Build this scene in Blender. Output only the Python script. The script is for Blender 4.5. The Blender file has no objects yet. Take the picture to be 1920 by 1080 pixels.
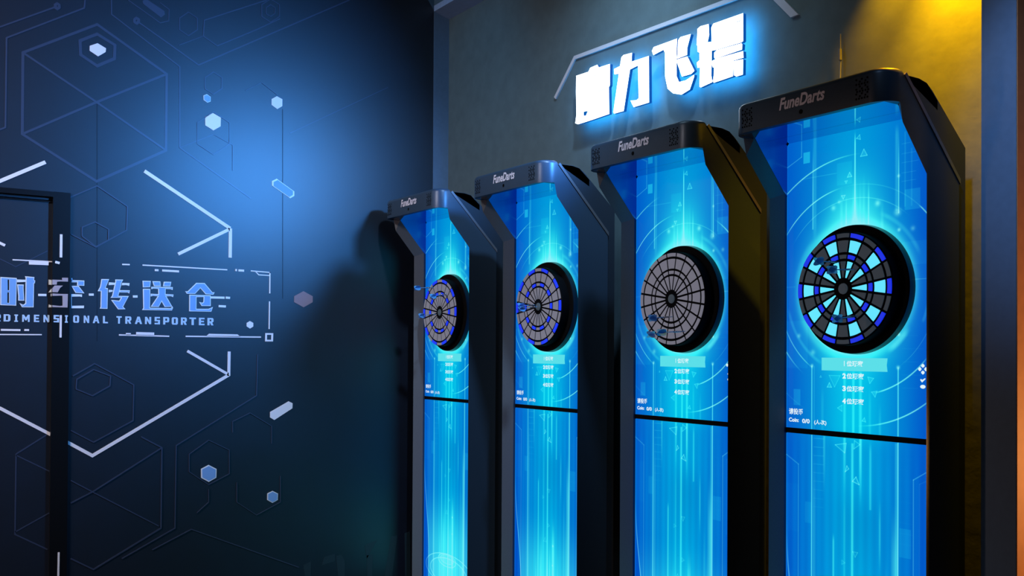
import bpy, bmesh, math
import numpy as np
from mathutils import Vector, Matrix

# ------------------------------------------------------------------ camera, world, lights, exposure
scene = bpy.context.scene
COL = scene.collection
H = 1.6                                    # eye height above the floor
F_PX, CY = 1831.87, 639.27
YAW, PITCH, ROLL = 0.97815, 0.009974, 0.005813
def camera_axes():
    cy, sy = math.cos(YAW), math.sin(YAW)
    fwd = Vector((-sy, cy, 0)); right = Vector((cy, sy, 0)); up = Vector((0, 0, 1))
    cp, sp = math.cos(PITCH), math.sin(PITCH)
    f2 = fwd * cp + up * sp; u2 = up * cp - fwd * sp
    cr, sr = math.cos(ROLL), math.sin(ROLL)
    return right * cr + u2 * sr, u2 * cr - right * sr, f2
cd = bpy.data.cameras.new('camera'); cam = bpy.data.objects.new('camera', cd); COL.objects.link(cam)
r_, u_, w_ = camera_axes()
m = Matrix((r_, u_, -w_)).transposed().to_4x4(); m.translation = (0, 0, H)
cam.matrix_world = m
cd.sensor_width = 36; cd.lens = F_PX / 1920 * 36; cd.shift_y = (CY - 540) / 1920
cd.clip_start = 0.05
scene.camera = cam
scene.view_settings.view_transform = 'Standard'; scene.view_settings.look = 'None'
scene.view_settings.gamma = 1; scene.view_settings.use_curve_mapping = False
scene.view_settings.exposure = 0.0
w = bpy.data.worlds.new('world'); scene.world = w; w.use_nodes = True
w.node_tree.nodes['Background'].inputs[0].default_value = (0.25, 0.45, 0.8, 1)
w.node_tree.nodes['Background'].inputs[1].default_value = 0.006

def look_at(o, target):
    d = Vector(target) - o.location
    o.rotation_euler = d.to_track_quat('-Z', 'Y').to_euler()
def area(name, loc, target, sx, sy, power, color, spread=180):
    l = bpy.data.lights.new(name, 'AREA'); l.shape = 'RECTANGLE'; l.size = sx; l.size_y = sy
    l.energy = power; l.color = color; l.spread = math.radians(spread)
    o = bpy.data.objects.new(name, l); COL.objects.link(o); o.location = loc; look_at(o, target); return o
def spot(name, loc, target, power, color, ang, blend=.6, radius=.05):
    l = bpy.data.lights.new(name, 'SPOT'); l.energy = power; l.color = color
    l.spot_size = math.radians(ang); l.spot_blend = blend; l.shadow_soft_size = radius
    o = bpy.data.objects.new(name, l); COL.objects.link(o); o.location = loc; look_at(o, target); return o
# added unseen light that throws the sign's blue glow on the mural wall
area('sign_glow_fill', (-2.7, 3.06, 3.07), (-5.57, 1.45, 2.6),   .22, .2, 23, (.065, .34, 1.0), 66)
# hall lights behind the camera
area('hall_lamp', (-3.6, -2.2, 4.4), (-5.7, 1.3, 1.5), 1.2, 1.2, 58, (1.0, .94, .98), 85)
area('hall_strip_lamp', (-4.2, -3.2, 2.0), (-4.2, 3.0, 1.6), .12, 1.8, 12, (1.0, .60, .42), 100)
# cool ceiling lamp over the sign, yellow lamp hidden under the header, added blue fill light for the pillar
spot('cool_spot', (-3.45, 2.3, 4.2), (-3.45, 3.23, 3.0), 115, (.50, .80, 1.0), 74, 1.0, .45)
spot('machine_spot', (-2.55, 2.2, 4.25), (-4.25, 3.0, 2.45), 300, (.40, .66, 1.0), 58, 1.0, .08)
spot('yellow_spot', (-1.95, 3.16, 3.24), (-1.97, 3.17, 2.0), 430, (1.0, .40, .0), 72, 1.0, .02)
spot('yellow_spot', (-2.15, 3.165, 3.30), (-2.20, 3.18, 2.0), 170, (1.0, .41, .0), 74, .8, .02)  # second yellow source, added to spread the patch along the wall
spot('teal_corner_fill', (-4.5, 1.5, 4.2), (-5.2, 3.2, 3.25), 60, (.06, .50, 1.0), 44, 1.0, .2)  # added light without a fixture, tints the upper left back wall teal
spot('pillar_fill', (-1.3, 1.2, 4.3), (-1.58, 3.12, 2.35), 300, (.38, .62, 1.0), 21, 1.0, .1)
spot('orange_floor_spot', (-0.9, 4.1, 1.15), (-1.7, 3.4, 1.3), 90, (1.0, .42, .12), 100, 1.0, .1)

# ------------------------------------------------------------------ helpers
def lin(c):
    return tuple(((v / 255) / 12.92 if v / 255 <= .04045 else ((v / 255 + .055) / 1.055) ** 2.4) for v in c)
def mat(name, color, rough=.5, metal=0.0, spec=.5, ior=1.5, noise=0.0, nscale=60, bump=0.0, emit=None, estr=1.0, coat=0.0):
    m = bpy.data.materials.new(name); m.use_nodes = True; nt = m.node_tree; b = nt.nodes['Principled BSDF']
    b.inputs['Base Color'].default_value = (*color, 1); b.inputs['Roughness'].default_value = rough
    b.inputs['Metallic'].default_value = metal; b.inputs['Specular IOR Level'].default_value = spec
    b.inputs['IOR'].default_value = ior; b.inputs['Coat Weight'].default_value = coat
    if noise or bump:
        tc = nt.nodes.new('ShaderNodeTexCoord'); n = nt.nodes.new('ShaderNodeTexNoise')
        n.inputs['Scale'].default_value = nscale; n.inputs['Detail'].default_value = 5
        nt.links.new(tc.outputs['Object'], n.inputs['Vector'])
        if noise:
            r = nt.nodes.new('ShaderNodeMapRange'); r.inputs['To Min'].default_value = 1 - noise; r.inputs['To Max'].default_value = 1 + noise
            r.inputs['From Min'].default_value = .3; r.inputs['From Max'].default_value = .7
            nt.links.new(n.outputs['Fac'], r.inputs['Value'])
            x = nt.nodes.new('ShaderNodeMix'); x.data_type = 'RGBA'; x.blend_type = 'MULTIPLY'; x.inputs[0].default_value = 1
            x.inputs[6].default_value = (*color, 1); nt.links.new(r.outputs[0], x.inputs[7]); nt.links.new(x.outputs[2], b.inputs['Base Color'])
        if bump:
            bp = nt.nodes.new('ShaderNodeBump'); bp.inputs['Strength'].default_value = bump; bp.inputs['Distance'].default_value = .004
            nt.links.new(n.outputs['Fac'], bp.inputs['Height']); nt.links.new(bp.outputs[0], b.inputs['Normal'])
    if emit:
        b.inputs['Emission Color'].default_value = (*emit, 1); b.inputs['Emission Strength'].default_value = estr
    return m
def obj(name, bm, mats, parent=None, smooth=False):
    me = bpy.data.meshes.new(name)
    if isinstance(bm, bmesh.types.BMesh):
        bm.normal_update(); bm.to_mesh(me); bm.free()
    else:
        me.from_pydata(*bm)
    for mm in (mats if isinstance(mats, (list, tuple)) else [mats]): me.materials.append(mm)
    if smooth:
        me.polygons.foreach_set('use_smooth', [True] * len(me.polygons))
        me.set_sharp_from_angle(angle=math.radians(35))
    o = bpy.data.objects.new(name, me); COL.objects.link(o)
    if parent is not None: o.parent = parent
    return o
def empty(name, loc=(0, 0, 0)):
    o = bpy.data.objects.new(name, None); COL.objects.link(o); o.location = loc; o.empty_display_size = .1; return o
def tag(o, label=None, cat=None, group=None, kind=None):
    if label: o['label'] = label
    if cat: o['category'] = cat
    if group: o['group'] = group
    if kind: o['kind'] = kind
    return o
def box(bm, a, b, mi=0):
    v = [bm.verts.new((x, y, z)) for x in (a[0], b[0]) for y in (a[1], b[1]) for z in (a[2], b[2])]
    for f in ((0, 1, 3, 2), (4, 6, 7, 5), (0, 4, 5, 1), (2, 3, 7, 6), (0, 2, 6, 4), (1, 5, 7, 3)):
        q = bm.faces.new([v[i] for i in f]); q.material_index = mi
def prism_x(bm, prof, x0, x1, mi=0):           # profile of (y, z), extruded along x
    a = [bm.verts.new((x0, y, z)) for y, z in prof]; b = [bm.verts.new((x1, y, z)) for y, z in prof]
    n = len(prof); fs = [bm.faces.new(a), bm.faces.new(b[::-1])]
    for i in range(n): fs.append(bm.faces.new((a[i], b[i], b[(i + 1) % n], a[(i + 1) % n])))
    for f in fs: f.material_index = mi
from mathutils.geometry import tessellate_polygon
def area2(l): return sum(l[i][0] * l[(i + 1) % len(l)][1] - l[(i + 1) % len(l)][0] * l[i][1] for i in range(len(l)))
def slab(bm, outer, holes, put, d0, d1, mi_front=0, mi_side=0, mi_back=None):
    """extrude a flat outline with holes between depth d0 (front) and d1 (back); put(a, b, d) -> point"""
    loops = [outer if area2(outer) > 0 else outer[::-1]] + [h if area2(h) < 0 else h[::-1] for h in holes]
    tri = tessellate_polygon([[Vector((a, b, 0)) for a, b in l] for l in loops])
    flat = [q for l in loops for q in l]
    fr = [bm.verts.new(put(a, b, d0)) for a, b in flat]; bk = [bm.verts.new(put(a, b, d1)) for a, b in flat]
    for t in tri:
        try:
            f = bm.faces.new([fr[i] for i in t]); f.material_index = mi_front
            f = bm.faces.new([bk[i] for i in t[::-1]]); f.material_index = mi_side if mi_back is None else mi_back
        except ValueError: pass
    k = 0
    for l in loops:
        n = len(l)
        for i in range(n):
            f = bm.faces.new((fr[k + i], bk[k + i], bk[k + (i + 1) % n], fr[k + (i + 1) % n])); f.material_index = mi_side
        k += n
    bmesh.ops.recalc_face_normals(bm, faces=bm.faces[:])
def stroke_outline(pts, wd):
    """mitred ribbon round a polyline"""
    P = [Vector(q) for q in pts]; n = len(P); closed = (P[0] - P[-1]).length < 1e-4
    L, R = [], []
    for i in range(n):
        if closed: a = P[i - 1] if i else P[-2]; b = P[i + 1] if i < n - 1 else P[1]
        else: a = P[max(i - 1, 0)]; b = P[min(i + 1, n - 1)]
        d1 = (P[i] - a).normalized() if (P[i] - a).length > 1e-9 else (b - P[i]).normalized()
        d2 = (b - P[i]).normalized() if (b - P[i]).length > 1e-9 else d1
        n1 = Vector((-d1.y, d1.x)); n2 = Vector((-d2.y, d2.x)); mm = (n1 + n2).normalized()
        s = wd / 2 / max(.35, mm.dot(n1))
        L.append(P[i] + mm * s); R.append(P[i] - mm * s)
    return L, R
def ribbon(bm, pts, wd, put, d0, d1, mi=0):
    L, R = stroke_outline(pts, wd)
    f0 = [bm.verts.new(put(q.x, q.y, d0)) for q in L]; g0 = [bm.verts.new(put(q.x, q.y, d0)) for q in R]
    f1 = [bm.verts.new(put(q.x, q.y, d1)) for q in L]; g1 = [bm.verts.new(put(q.x, q.y, d1)) for q in R]
    fs = []
    for i in range(len(L) - 1):
        fs += [(f0[i], f0[i + 1], g0[i + 1], g0[i]), (f0[i], f1[i], f1[i + 1], f0[i + 1]), (g0[i], g0[i + 1], g1[i + 1], g1[i])]
    fs += [(f0[0], g0[0], g1[0], f1[0]), (f0[-1], f1[-1], g1[-1], g0[-1])]
    for q in fs:
        f = bm.faces.new(q); f.material_index = mi
    bmesh.ops.recalc_face_normals(bm, faces=bm.faces[:])
def lathe_y(bm, prof, cx, cz, n=64, mi=0, cap0=True, cap1=False):   # prof of (radius, y) round an axis along y
    rings = []
    for r, y in prof:
        rings.append([bm.verts.new((cx + r * math.sin(2 * math.pi * k / n), y, cz + r * math.cos(2 * math.pi * k / n))) for k in range(n)])
    for a, b in zip(rings, rings[1:]):
        for k in range(n):
            f = bm.faces.new((a[k], a[(k + 1) % n], b[(k + 1) % n], b[k])); f.material_index = mi
    if cap0: bm.faces.new(rings[0]).material_index = mi
    if cap1: bm.faces.new(rings[-1][::-1]).material_index = mi
    bmesh.ops.recalc_face_normals(bm, faces=bm.faces[:])
def text_mesh(body, height, bold=0.0, shear=0.0):
    """lettering as a list of (verts, faces) in a flat (x, y) frame with baseline at 0"""
    c = bpy.data.curves.new('lettering', 'FONT'); c.body = body; c.size = height; c.offset = bold; c.shear = shear
    c.resolution_u = 4
    o = bpy.data.objects.new('lettering', c); COL.objects.link(o)
    dg = bpy.context.evaluated_depsgraph_get(); me = o.evaluated_get(dg).to_mesh()
    vs = [tuple(v.co[:2]) for v in me.vertices]; fs = [tuple(q.vertices) for q in me.polygons]
    o.evaluated_get(dg).to_mesh_clear(); bpy.data.objects.remove(o); bpy.data.curves.remove(c)
    return vs, fs
def put_text(bm, body, x0, x1, z0, z1, y, bold=0.0, shear=0.0, mi=0, keep=False):
    """flat lettering fitted into the rectangle on a plane facing -y"""
    vs, fs = text_mesh(body, 1.0, bold, shear)
    ax = [v[0] for v in vs]; ay = [v[1] for v in vs]
    sx = (x1 - x0) / (max(ax) - min(ax)); sz = (z1 - z0) / (max(ay) - min(ay))
    nv = [bm.verts.new((x0 + (a - min(ax)) * sx, y, z0 + (b - min(ay)) * sz)) for a, b in vs]
    for f in fs:
        q = bm.faces.new([nv[i] for i in f]); q.material_index = mi
SHI_D = [([(0.614,1.96),(0.689,1.958),(0.688,1.816),(0.615,1.817)],[[(0.647,1.948),(0.655,1.948),(0.655,1.894),(0.648,1.893)],[(0.647,1.883),(0.655,1.882),(0.655,1.829),(0.647,1.829)]]),([(0.69,1.951),(0.731,1.951),(0.731,1.94),(0.69,1.936)],[]),([(0.691,1.926),(0.722,1.926),(0.721,1.909),(0.725,1.843),(0.697,1.843),(0.697,1.867)],[]),([(0.727,1.969),(0.771,1.967),(0.77,1.952),(0.775,1.949),(0.774,1.935),(0.77,1.934),(0.769,1.81),(0.715,1.809),(0.703,1.83),(0.72,1.822),(0.73,1.83),(0.73,1.962)],[])]
KONG_DOOR_D = [([(0.839,1.957),(0.853,1.956),(0.853,1.93),(0.839,1.93)],[]),([(0.85,1.907),(0.853,1.911),(0.854,1.891),(0.838,1.89)],[]),([(0.85,1.884),(0.854,1.884),(0.854,1.871),(0.85,1.87)],[]),([(0.841,1.827),(0.854,1.823),(0.854,1.813),(0.84,1.812)],[])]
KONG_FRAME_D = [([(0.853,1.956),(0.89,1.956),(0.9,1.956),(0.899,1.968),(0.928,1.969),(0.928,1.949),(0.89,1.948),(0.875,1.946),(0.874,1.931),(0.853,1.93)],[]),([(0.864,1.926),(0.904,1.927),(0.89,1.914),(0.879,1.891),(0.854,1.891),(0.853,1.911)],[]),([(0.854,1.884),(0.89,1.883),(0.928,1.884),(0.927,1.813),(0.891,1.813),(0.854,1.813),(0.854,1.823),(0.865,1.822),(0.891,1.82),(0.903,1.822),(0.902,1.874),(0.89,1.874),(0.854,1.871)],[])]
KONG_WALL_D = [([(0.945,1.969),(0.951,1.969),(0.951,1.959),(1.01,1.959),(1.01,1.931),(0.974,1.931),(0.975,1.948),(0.946,1.947)],[]),([(0.946,1.928),(0.982,1.93),(1.011,1.891),(0.967,1.892)],[]),([(0.946,1.885),(1.0,1.885),(0.999,1.871),(0.989,1.874),(0.949,1.871),(0.95,1.823),(1.01,1.826),(1.009,1.812),(0.947,1.81)],[])]
CHUAN_D = [([(1.095,1.971),(1.134,1.972),(1.117,1.925),(1.128,1.923),(1.127,1.812),(1.088,1.812),(1.092,1.822),(1.093,1.905),(1.077,1.905),(1.089,1.93)],[]),([(1.133,1.955),(1.164,1.954),(1.162,1.943),(1.132,1.94)],[]),([(1.201,1.955),(1.239,1.955),(1.237,1.94),(1.222,1.944),(1.199,1.942)],[]),([(1.133,1.915),(1.154,1.914),(1.151,1.905),(1.133,1.901)],[]),([(1.189,1.915),(1.241,1.916),(1.238,1.899),(1.229,1.904),(1.187,1.903)],[]),([(1.165,1.972),(1.206,1.973),(1.198,1.956),(1.196,1.943),(1.186,1.902),(1.182,1.884),(1.236,1.885),(1.207,1.826),(1.219,1.813),(1.181,1.811),(1.145,1.861),(1.187,1.858),(1.195,1.874),(1.142,1.872),(1.15,1.884),(1.161,1.937),(1.166,1.961)],[])]
SONG_D = [([(1.307,1.971),(1.35,1.972),(1.347,1.938),(1.309,1.935)],[]),([(1.309,1.927),(1.348,1.928),(1.347,1.825),(1.4,1.825),(1.459,1.826),(1.468,1.836),(1.471,1.828),(1.465,1.813),(1.306,1.811),(1.312,1.822)],[]),([(1.359,1.971),(1.401,1.972),(1.404,1.946),(1.367,1.944)],[]),([(1.42,1.971),(1.46,1.972),(1.456,1.946),(1.416,1.945)],[]),([(1.353,1.94),(1.403,1.943),(1.407,1.941),(1.469,1.943),(1.468,1.927),(1.456,1.931),(1.43,1.931),(1.43,1.903),(1.473,1.902),(1.471,1.887),(1.459,1.892),(1.434,1.891),(1.467,1.834),(1.426,1.831),(1.409,1.861),(1.394,1.83),(1.351,1.83),(1.388,1.889),(1.363,1.891),(1.351,1.887),(1.351,1.902),(1.391,1.901),(1.39,1.93),(1.365,1.931),(1.354,1.927)],[])]
CANG_D = [([(1.598,1.972),(1.645,1.973),(1.689,1.923),(1.702,1.923),(1.695,1.909),(1.651,1.91),(1.621,1.943),(1.592,1.91),(1.546,1.909),(1.537,1.923),(1.551,1.923)],[]),([(1.56,1.904),(1.68,1.905),(1.681,1.844),(1.629,1.843),(1.615,1.865),(1.633,1.861),(1.639,1.867),(1.64,1.894),(1.6,1.892),(1.6,1.826),(1.669,1.828),(1.693,1.839),(1.684,1.812),(1.56,1.811)],[])]
TITLE_DASHES_D = [([(0.79,1.875),(0.829,1.876)],0.0119),([(1.033,1.885),(1.057,1.886)],0.0122),([(1.257,1.883),(1.281,1.884)],0.0125),([(1.68,1.893),(1.759,1.894)],0.0122),([(1.766,1.895),(1.791,1.894)],0.0126),([(1.726,1.845),(1.767,1.844)],0.0125)]
BOLD_UPPER_D = [([(1.311,2.574),(1.789,2.294)],0.0194),([(1.79,2.295),(1.79,2.126)],0.0185),([(1.784,2.289),(1.497,2.129)],0.0172)]
BOLD_LOWER_D = [([(0.867,1.148),(1.059,1.028),(1.788,1.451)],0.0172),([(1.788,1.445),(1.789,1.586)],0.0163),([(1.785,1.454),(1.552,1.588)],0.0153)]
BOLD_LOWER_DOOR_D = [([(0.428,1.397),(0.618,1.293),(0.862,1.145)],0.0164)]
BOLD_LEFT_TOP_D = [([(0.465,2.37),(0.607,2.447),(0.816,2.567)],0.0182)]
BOLD_LEFT_NOTCH_D = [([(0.467,2.199),(0.634,2.122)],0.0133)]
FRAME_LINES_D = [([(1.306,2.057),(1.774,2.055)],0.0067),([(1.2,2.055),(1.239,2.056)],0.0072),([(1.371,2.033),(1.391,2.033)],0.0112),([(1.411,2.033),(1.502,2.032)],0.0112),([(1.82,2.056),(1.83,2.056)],0.0123),([(1.839,2.055),(1.872,2.055)],0.0123),([(1.912,2.056),(2.03,2.052)],0.0062),([(2.027,2.055),(2.027,1.929)],0.0063),([(2.026,1.882),(2.025,1.719)],0.0063),([(1.94,2.053),(1.96,2.035),(2.024,2.034)],0.0056),([(1.542,1.67),(1.976,1.671)],0.0075),([(1.187,1.673),(1.452,1.669)],0.0072),([(1.223,1.678),(1.248,1.678)],0.0116),([(1.276,1.681),(1.371,1.68)],0.0175)]
FRAME_TRAP_D = [([(1.655,1.672),(1.673,1.686),(1.836,1.685),(1.855,1.671)],[])]
FRAME_SQUARE_D = [([(2.002,1.695),(2.05,1.695),(2.049,1.646),(2.001,1.646)],[[(2.012,1.685),(2.039,1.685),(2.038,1.656),(2.012,1.656)]])]
DOOR_LINES_D = [([(0.472,1.666),(0.809,1.669)],0.0059),([(0.619,1.691),(0.709,1.691)],0.0098),([(0.727,1.692),(0.749,1.692)],0.0099),([(0.669,2.051),(0.854,2.051)],0.006),([(0.745,2.039),(0.838,2.04)],0.0165)]
FRAME_DASHES_D = [([(0.893,2.195),(0.893,2.074)],0.0123),([(0.895,1.772),(0.895,1.655)],0.0101),([(0.897,0.534),(0.896,0.411)],0.0089),([(0.866,2.049),(0.887,2.044)],0.0125)]
HEX_D = [('white',[(1.025,3.211),(1.064,3.232),(1.107,3.212),(1.105,3.192),(1.067,3.162),(1.025,3.185)]),('blue',[(1.629,3.037),(1.648,3.047),(1.67,3.035),(1.67,3.009),(1.652,3.0),(1.63,3.012)]),('white',[(1.64,2.919),(1.683,2.945),(1.729,2.925),(1.728,2.875),(1.687,2.846),(1.641,2.869)]),('white',[(2.029,3.077),(2.06,3.098),(2.094,3.085),(2.094,3.044),(2.064,3.022),(2.029,3.042)]),('blue',[(2.035,2.593),(2.063,2.609),(2.173,2.544),(2.173,2.517),(2.148,2.501),(2.035,2.566)]),('pink',[(2.178,1.918),(2.236,1.95),(2.295,1.922),(2.295,1.886),(2.237,1.853),(2.178,1.882)]),('white',[(1.89,1.752),(1.909,1.764),(1.929,1.753),(1.929,1.732),(1.91,1.72),(1.89,1.732)]),('white',[(2.035,1.231),(2.148,1.291),(2.173,1.279),(2.172,1.249),(2.061,1.183),(2.035,1.199)]),('blue',[(1.634,0.922),(1.677,0.942),(1.722,0.916),(1.721,0.866),(1.678,0.845),(1.635,0.871)]),('blue',[(2.022,0.753),(2.054,0.766),(2.087,0.748),(2.086,0.71),(2.054,0.695),(2.022,0.715)])]
FAINT_D = [([(0.705,3.119),(1.061,3.333),(1.425,3.126),(1.425,2.701),(1.066,2.492),(0.706,2.699),(0.705,3.119)],0.0137),([(0.705,3.119),(1.062,2.916),(1.425,2.701)],0.011),([(1.425,3.126),(1.062,2.916),(0.706,2.699)],0.0119),([(0.977,3.23),(1.061,3.281),(1.152,3.238),(1.15,3.165),(1.063,3.11),(0.981,3.156),(0.977,3.23)],0.0156),([(1.132,3.479),(1.133,3.401),(1.496,3.179),(1.5,2.725),(1.908,2.478)],0.0066),([(1.263,3.391),(1.6,3.206),(2.521,3.765)],0.0073),([(1.262,3.406),(1.273,3.401),(1.273,3.386),(1.263,3.377),(1.252,3.382),(1.252,3.397),(1.262,3.406)],0.0146),([(0.575,3.217),(0.864,3.39)],0.0082),([(0.864,3.404),(0.873,3.399),(0.874,3.385),(0.864,3.376),(0.854,3.381),(0.854,3.395),(0.864,3.404)],0.014),([(1.001,3.466),(0.996,3.408),(0.629,3.181),(0.628,2.723),(0.58,2.695)],0.0085),([(1.217,3.496),(1.387,3.404),(1.433,3.424),(1.435,3.488),(1.386,3.516)],0.0044),([(1.54,3.494),(1.59,3.47),(1.591,3.404),(1.542,3.361),(1.493,3.385),(1.492,3.451),(1.54,3.494)],0.0048),([(1.684,3.18),(1.733,3.156),(1.733,3.092),(1.685,3.052),(1.637,3.077),(1.637,3.14),(1.684,3.18)],0.0049),([(1.994,3.656),(1.63,3.466),(1.625,3.374),(1.704,3.333),(1.931,3.468),(2.076,3.562)],0.0057),([(1.5,2.725),(1.687,2.824),(1.799,2.776),(1.8,2.629)],0.0036),([(1.686,2.952),(1.779,2.903),(1.78,2.78),(1.688,2.708),(1.597,2.758),(1.596,2.878),(1.686,2.952)],0.004),([(2.017,3.633),(2.044,3.621),(2.044,3.586),(2.017,3.563),(1.99,3.575),(1.99,3.61),(2.017,3.633)],0.0038),([(2.017,3.667),(2.071,3.644),(2.072,3.574),(2.018,3.529),(1.964,3.553),(1.963,3.622),(2.017,3.667)],0.0047),([(1.489,3.298),(1.622,3.373)],0.0039),([(2.142,2.889),(2.789,3.264)],0.0041),([(1.871,3.102),(1.966,3.164),(2.064,3.106)],0.0037),([(0.932,2.392),(1.068,2.468),(1.224,2.371),(1.221,2.242),(1.066,2.14),(0.943,2.2)],0.0062),([(0.996,2.241),(1.06,2.274),(1.129,2.24),(1.128,2.182),(1.066,2.142),(0.997,2.194),(0.996,2.241)],0.0062),([(0.958,1.453),(1.065,1.518),(1.266,1.402),(1.264,1.207),(1.064,1.099),(0.951,1.167)],0.0062),([(0.977,1.435),(1.06,1.486),(1.146,1.451),(1.143,1.398),(1.056,1.347),(0.975,1.384),(0.977,1.435)],0.0062),([(1.308,1.117),(1.418,1.052),(1.417,0.608),(1.07,0.422),(0.957,0.493)],0.0076),([(0.953,0.904),(1.066,0.832),(1.405,0.621)],0.0062),([(1.418,1.052),(1.066,0.838),(0.954,0.784)],0.0065),([(1.213,0.463),(1.493,0.601),(1.495,1.06),(1.952,1.329),(1.956,1.57)],0.0057),([(1.567,1.008),(1.676,1.082),(1.794,1.02),(1.796,0.883),(1.678,0.829),(1.568,0.91),(1.567,1.008)],0.0042),([(1.813,1.119),(1.812,1.182),(1.914,1.229),(2.045,1.148),(2.046,1.045)],0.004),([(1.371,0.493),(1.583,0.586),(2.22,0.297)],0.0053),([(1.678,0.804),(1.679,0.73),(1.612,0.675)],0.0036),([(1.84,0.83),(1.841,0.717),(1.958,0.632),(2.102,0.696),(2.101,0.85)],0.0037)]
FAINT_DOOR_D = [([(0.872,1.17),(0.695,1.055),(0.694,0.644),(0.847,0.55)],0.0072),([(0.695,1.049),(0.864,0.95)],0.006),([(0.866,0.746),(0.694,0.656)],0.0061),([(0.586,2.065),(0.684,2.016),(0.833,2.107)],0.0041)]
FAINT_LOZENGE_D = [([(1.294,3.508),(1.311,3.522),(1.41,3.474),(1.412,3.455),(1.391,3.435),(1.294,3.492)],[])]
SEAMS_D = [([(2.097,3.026),(2.107,1.901)],0.0051),([(1.065,2.921),(1.077,1.637)],0.004)]
LETTERS_D = [('D',0.631,0.662,1.734,1.771),('I',0.68,0.697,1.733,1.771),('M',0.716,0.751,1.734,1.771),('E',0.771,0.796,1.734,1.772),('N',0.816,0.844,1.734,1.772),('S',0.861,0.887,1.734,1.772),('I',0.915,0.929,1.733,1.772),('O',0.957,0.986,1.734,1.773),('N',1.009,1.036,1.734,1.773),('A',1.054,1.087,1.734,1.773),('L',1.105,1.13,1.734,1.773),('T',1.173,1.2,1.734,1.774),('R',1.219,1.25,1.734,1.774),('A',1.269,1.306,1.734,1.774),('N',1.322,1.354,1.734,1.774),('S',1.373,1.401,1.734,1.775),('P',1.419,1.451,1.734,1.775),('O',1.465,1.498,1.734,1.775),('R',1.515,1.547,1.734,1.775),('T',1.562,1.598,1.734,1.776),('E',1.615,1.646,1.734,1.776),('R',1.663,1.697,1.734,1.776),('R',0.589,0.618,1.734,1.771)]
GHOST_D = [([(2.259,0.24),(2.25,0.305),(2.298,0.325),(2.297,0.235)],[]),([(2.369,0.291),(2.382,0.338),(2.453,0.352),(2.452,0.306)],[]),([(2.46,0.337),(2.495,0.341),(2.52,0.298),(2.518,0.208),(2.474,0.213)],[]),([(2.652,0.382),(2.739,0.406),(2.666,0.297)],[]),([(2.666,0.318),(2.709,0.318),(2.704,0.185),(2.671,0.189)],[]),([(2.836,0.417),(2.879,0.421),(2.843,0.168),(2.791,0.174)],[]),([(2.931,0.429),(2.969,0.438),(2.977,0.151),(2.938,0.156)],[])]
MO_D = [([(-4.098,3.059),(-3.994,3.056),(-3.98,3.073),(-3.921,3.075),(-3.908,3.058),(-3.819,3.055),(-3.819,2.948),(-3.827,2.938),(-3.823,2.802),(-3.943,2.799),(-4.017,2.798),(-4.08,2.798),(-4.104,2.808),(-4.094,2.852),(-4.099,2.971)],[[(-4.033,2.855),(-3.995,2.852),(-4.014,2.83),(-4.033,2.834)],[(-3.946,3.025),(-3.914,3.026),(-3.914,3.024),(-3.945,3.022)],[(-3.917,2.938),(-3.833,2.938),(-3.833,2.935),(-3.915,2.935)]])]
LI_D = [([(-3.73,3.067),(-3.713,3.074),(-3.65,3.069),(-3.654,3.026),(-3.527,3.023),(-3.524,2.798),(-3.636,2.798),(-3.66,2.835),(-3.615,2.828),(-3.599,2.834),(-3.606,2.996),(-3.665,2.99),(-3.711,2.794),(-3.786,2.796),(-3.791,2.805),(-3.75,2.988),(-3.784,2.994),(-3.787,3.021),(-3.741,3.025)],[])]
FEI_D = [([(-3.506,3.042),(-3.493,3.057),(-3.333,3.056),(-3.336,2.991),(-3.335,2.881),(-3.319,2.85),(-3.275,2.848),(-3.24,2.856),(-3.22,2.862),(-3.221,2.851),(-3.248,2.8),(-3.302,2.788),(-3.358,2.806),(-3.395,2.836),(-3.413,2.899),(-3.414,3.011),(-3.425,3.027),(-3.495,3.019)],[]),([(-3.326,3.047),(-3.31,3.057),(-3.243,3.053),(-3.265,2.997),(-3.267,2.963),(-3.332,2.962),(-3.329,2.989)],[]),([(-3.332,2.958),(-3.265,2.956),(-3.219,2.879),(-3.24,2.869),(-3.3,2.871),(-3.309,2.891),(-3.332,2.943)],[])]
BIAO_D = [([(-3.2,3.066),(-3.18,3.072),(-3.13,3.068),(-3.127,3.018),(-3.137,2.988),(-3.114,2.984),(-3.111,2.942),(-3.113,2.832),(-3.106,2.802),(-3.178,2.794),(-3.186,2.799),(-3.184,2.885),(-3.2,2.888),(-3.204,2.912),(-3.187,2.92),(-3.187,2.954),(-3.199,2.961),(-3.2,2.988),(-3.205,2.993)],[]),([(-3.114,3.048),(-3.102,3.062),(-2.926,3.059),(-2.925,2.939),(-2.933,2.935),(-3.091,2.941),(-3.11,2.943),(-3.113,3.014)],[[(-2.964,3.033),(-2.938,3.032),(-2.938,3.029),(-2.964,3.03)],[(-3.098,3.034),(-3.076,3.035),(-3.076,3.033),(-3.097,3.032)]]),([(-3.096,2.931),(-3.081,2.938),(-2.935,2.931),(-2.93,2.926),(-2.932,2.903),(-3.091,2.903),(-3.096,2.909)],[]),([(-3.11,2.897),(-3.081,2.901),(-2.925,2.895),(-2.923,2.866),(-2.983,2.868),(-2.984,2.8),(-3.052,2.798),(-3.098,2.797),(-3.103,2.805),(-3.098,2.83),(-3.096,2.871),(-3.103,2.865),(-3.11,2.882)],[]),([(-2.98,2.865),(-2.925,2.86),(-2.926,2.794),(-2.963,2.794),(-2.978,2.803)],[])]
SIGN_LINE_D = ([(-4.376,3.009),(-4.198,3.191),(-3.04,3.17),(-2.73,3.165)],0.02)
SIGN_STRIP_D = [(-2.874,3.16),(-2.812,3.141),(-2.682,2.997),(-2.721,2.995)]
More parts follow.
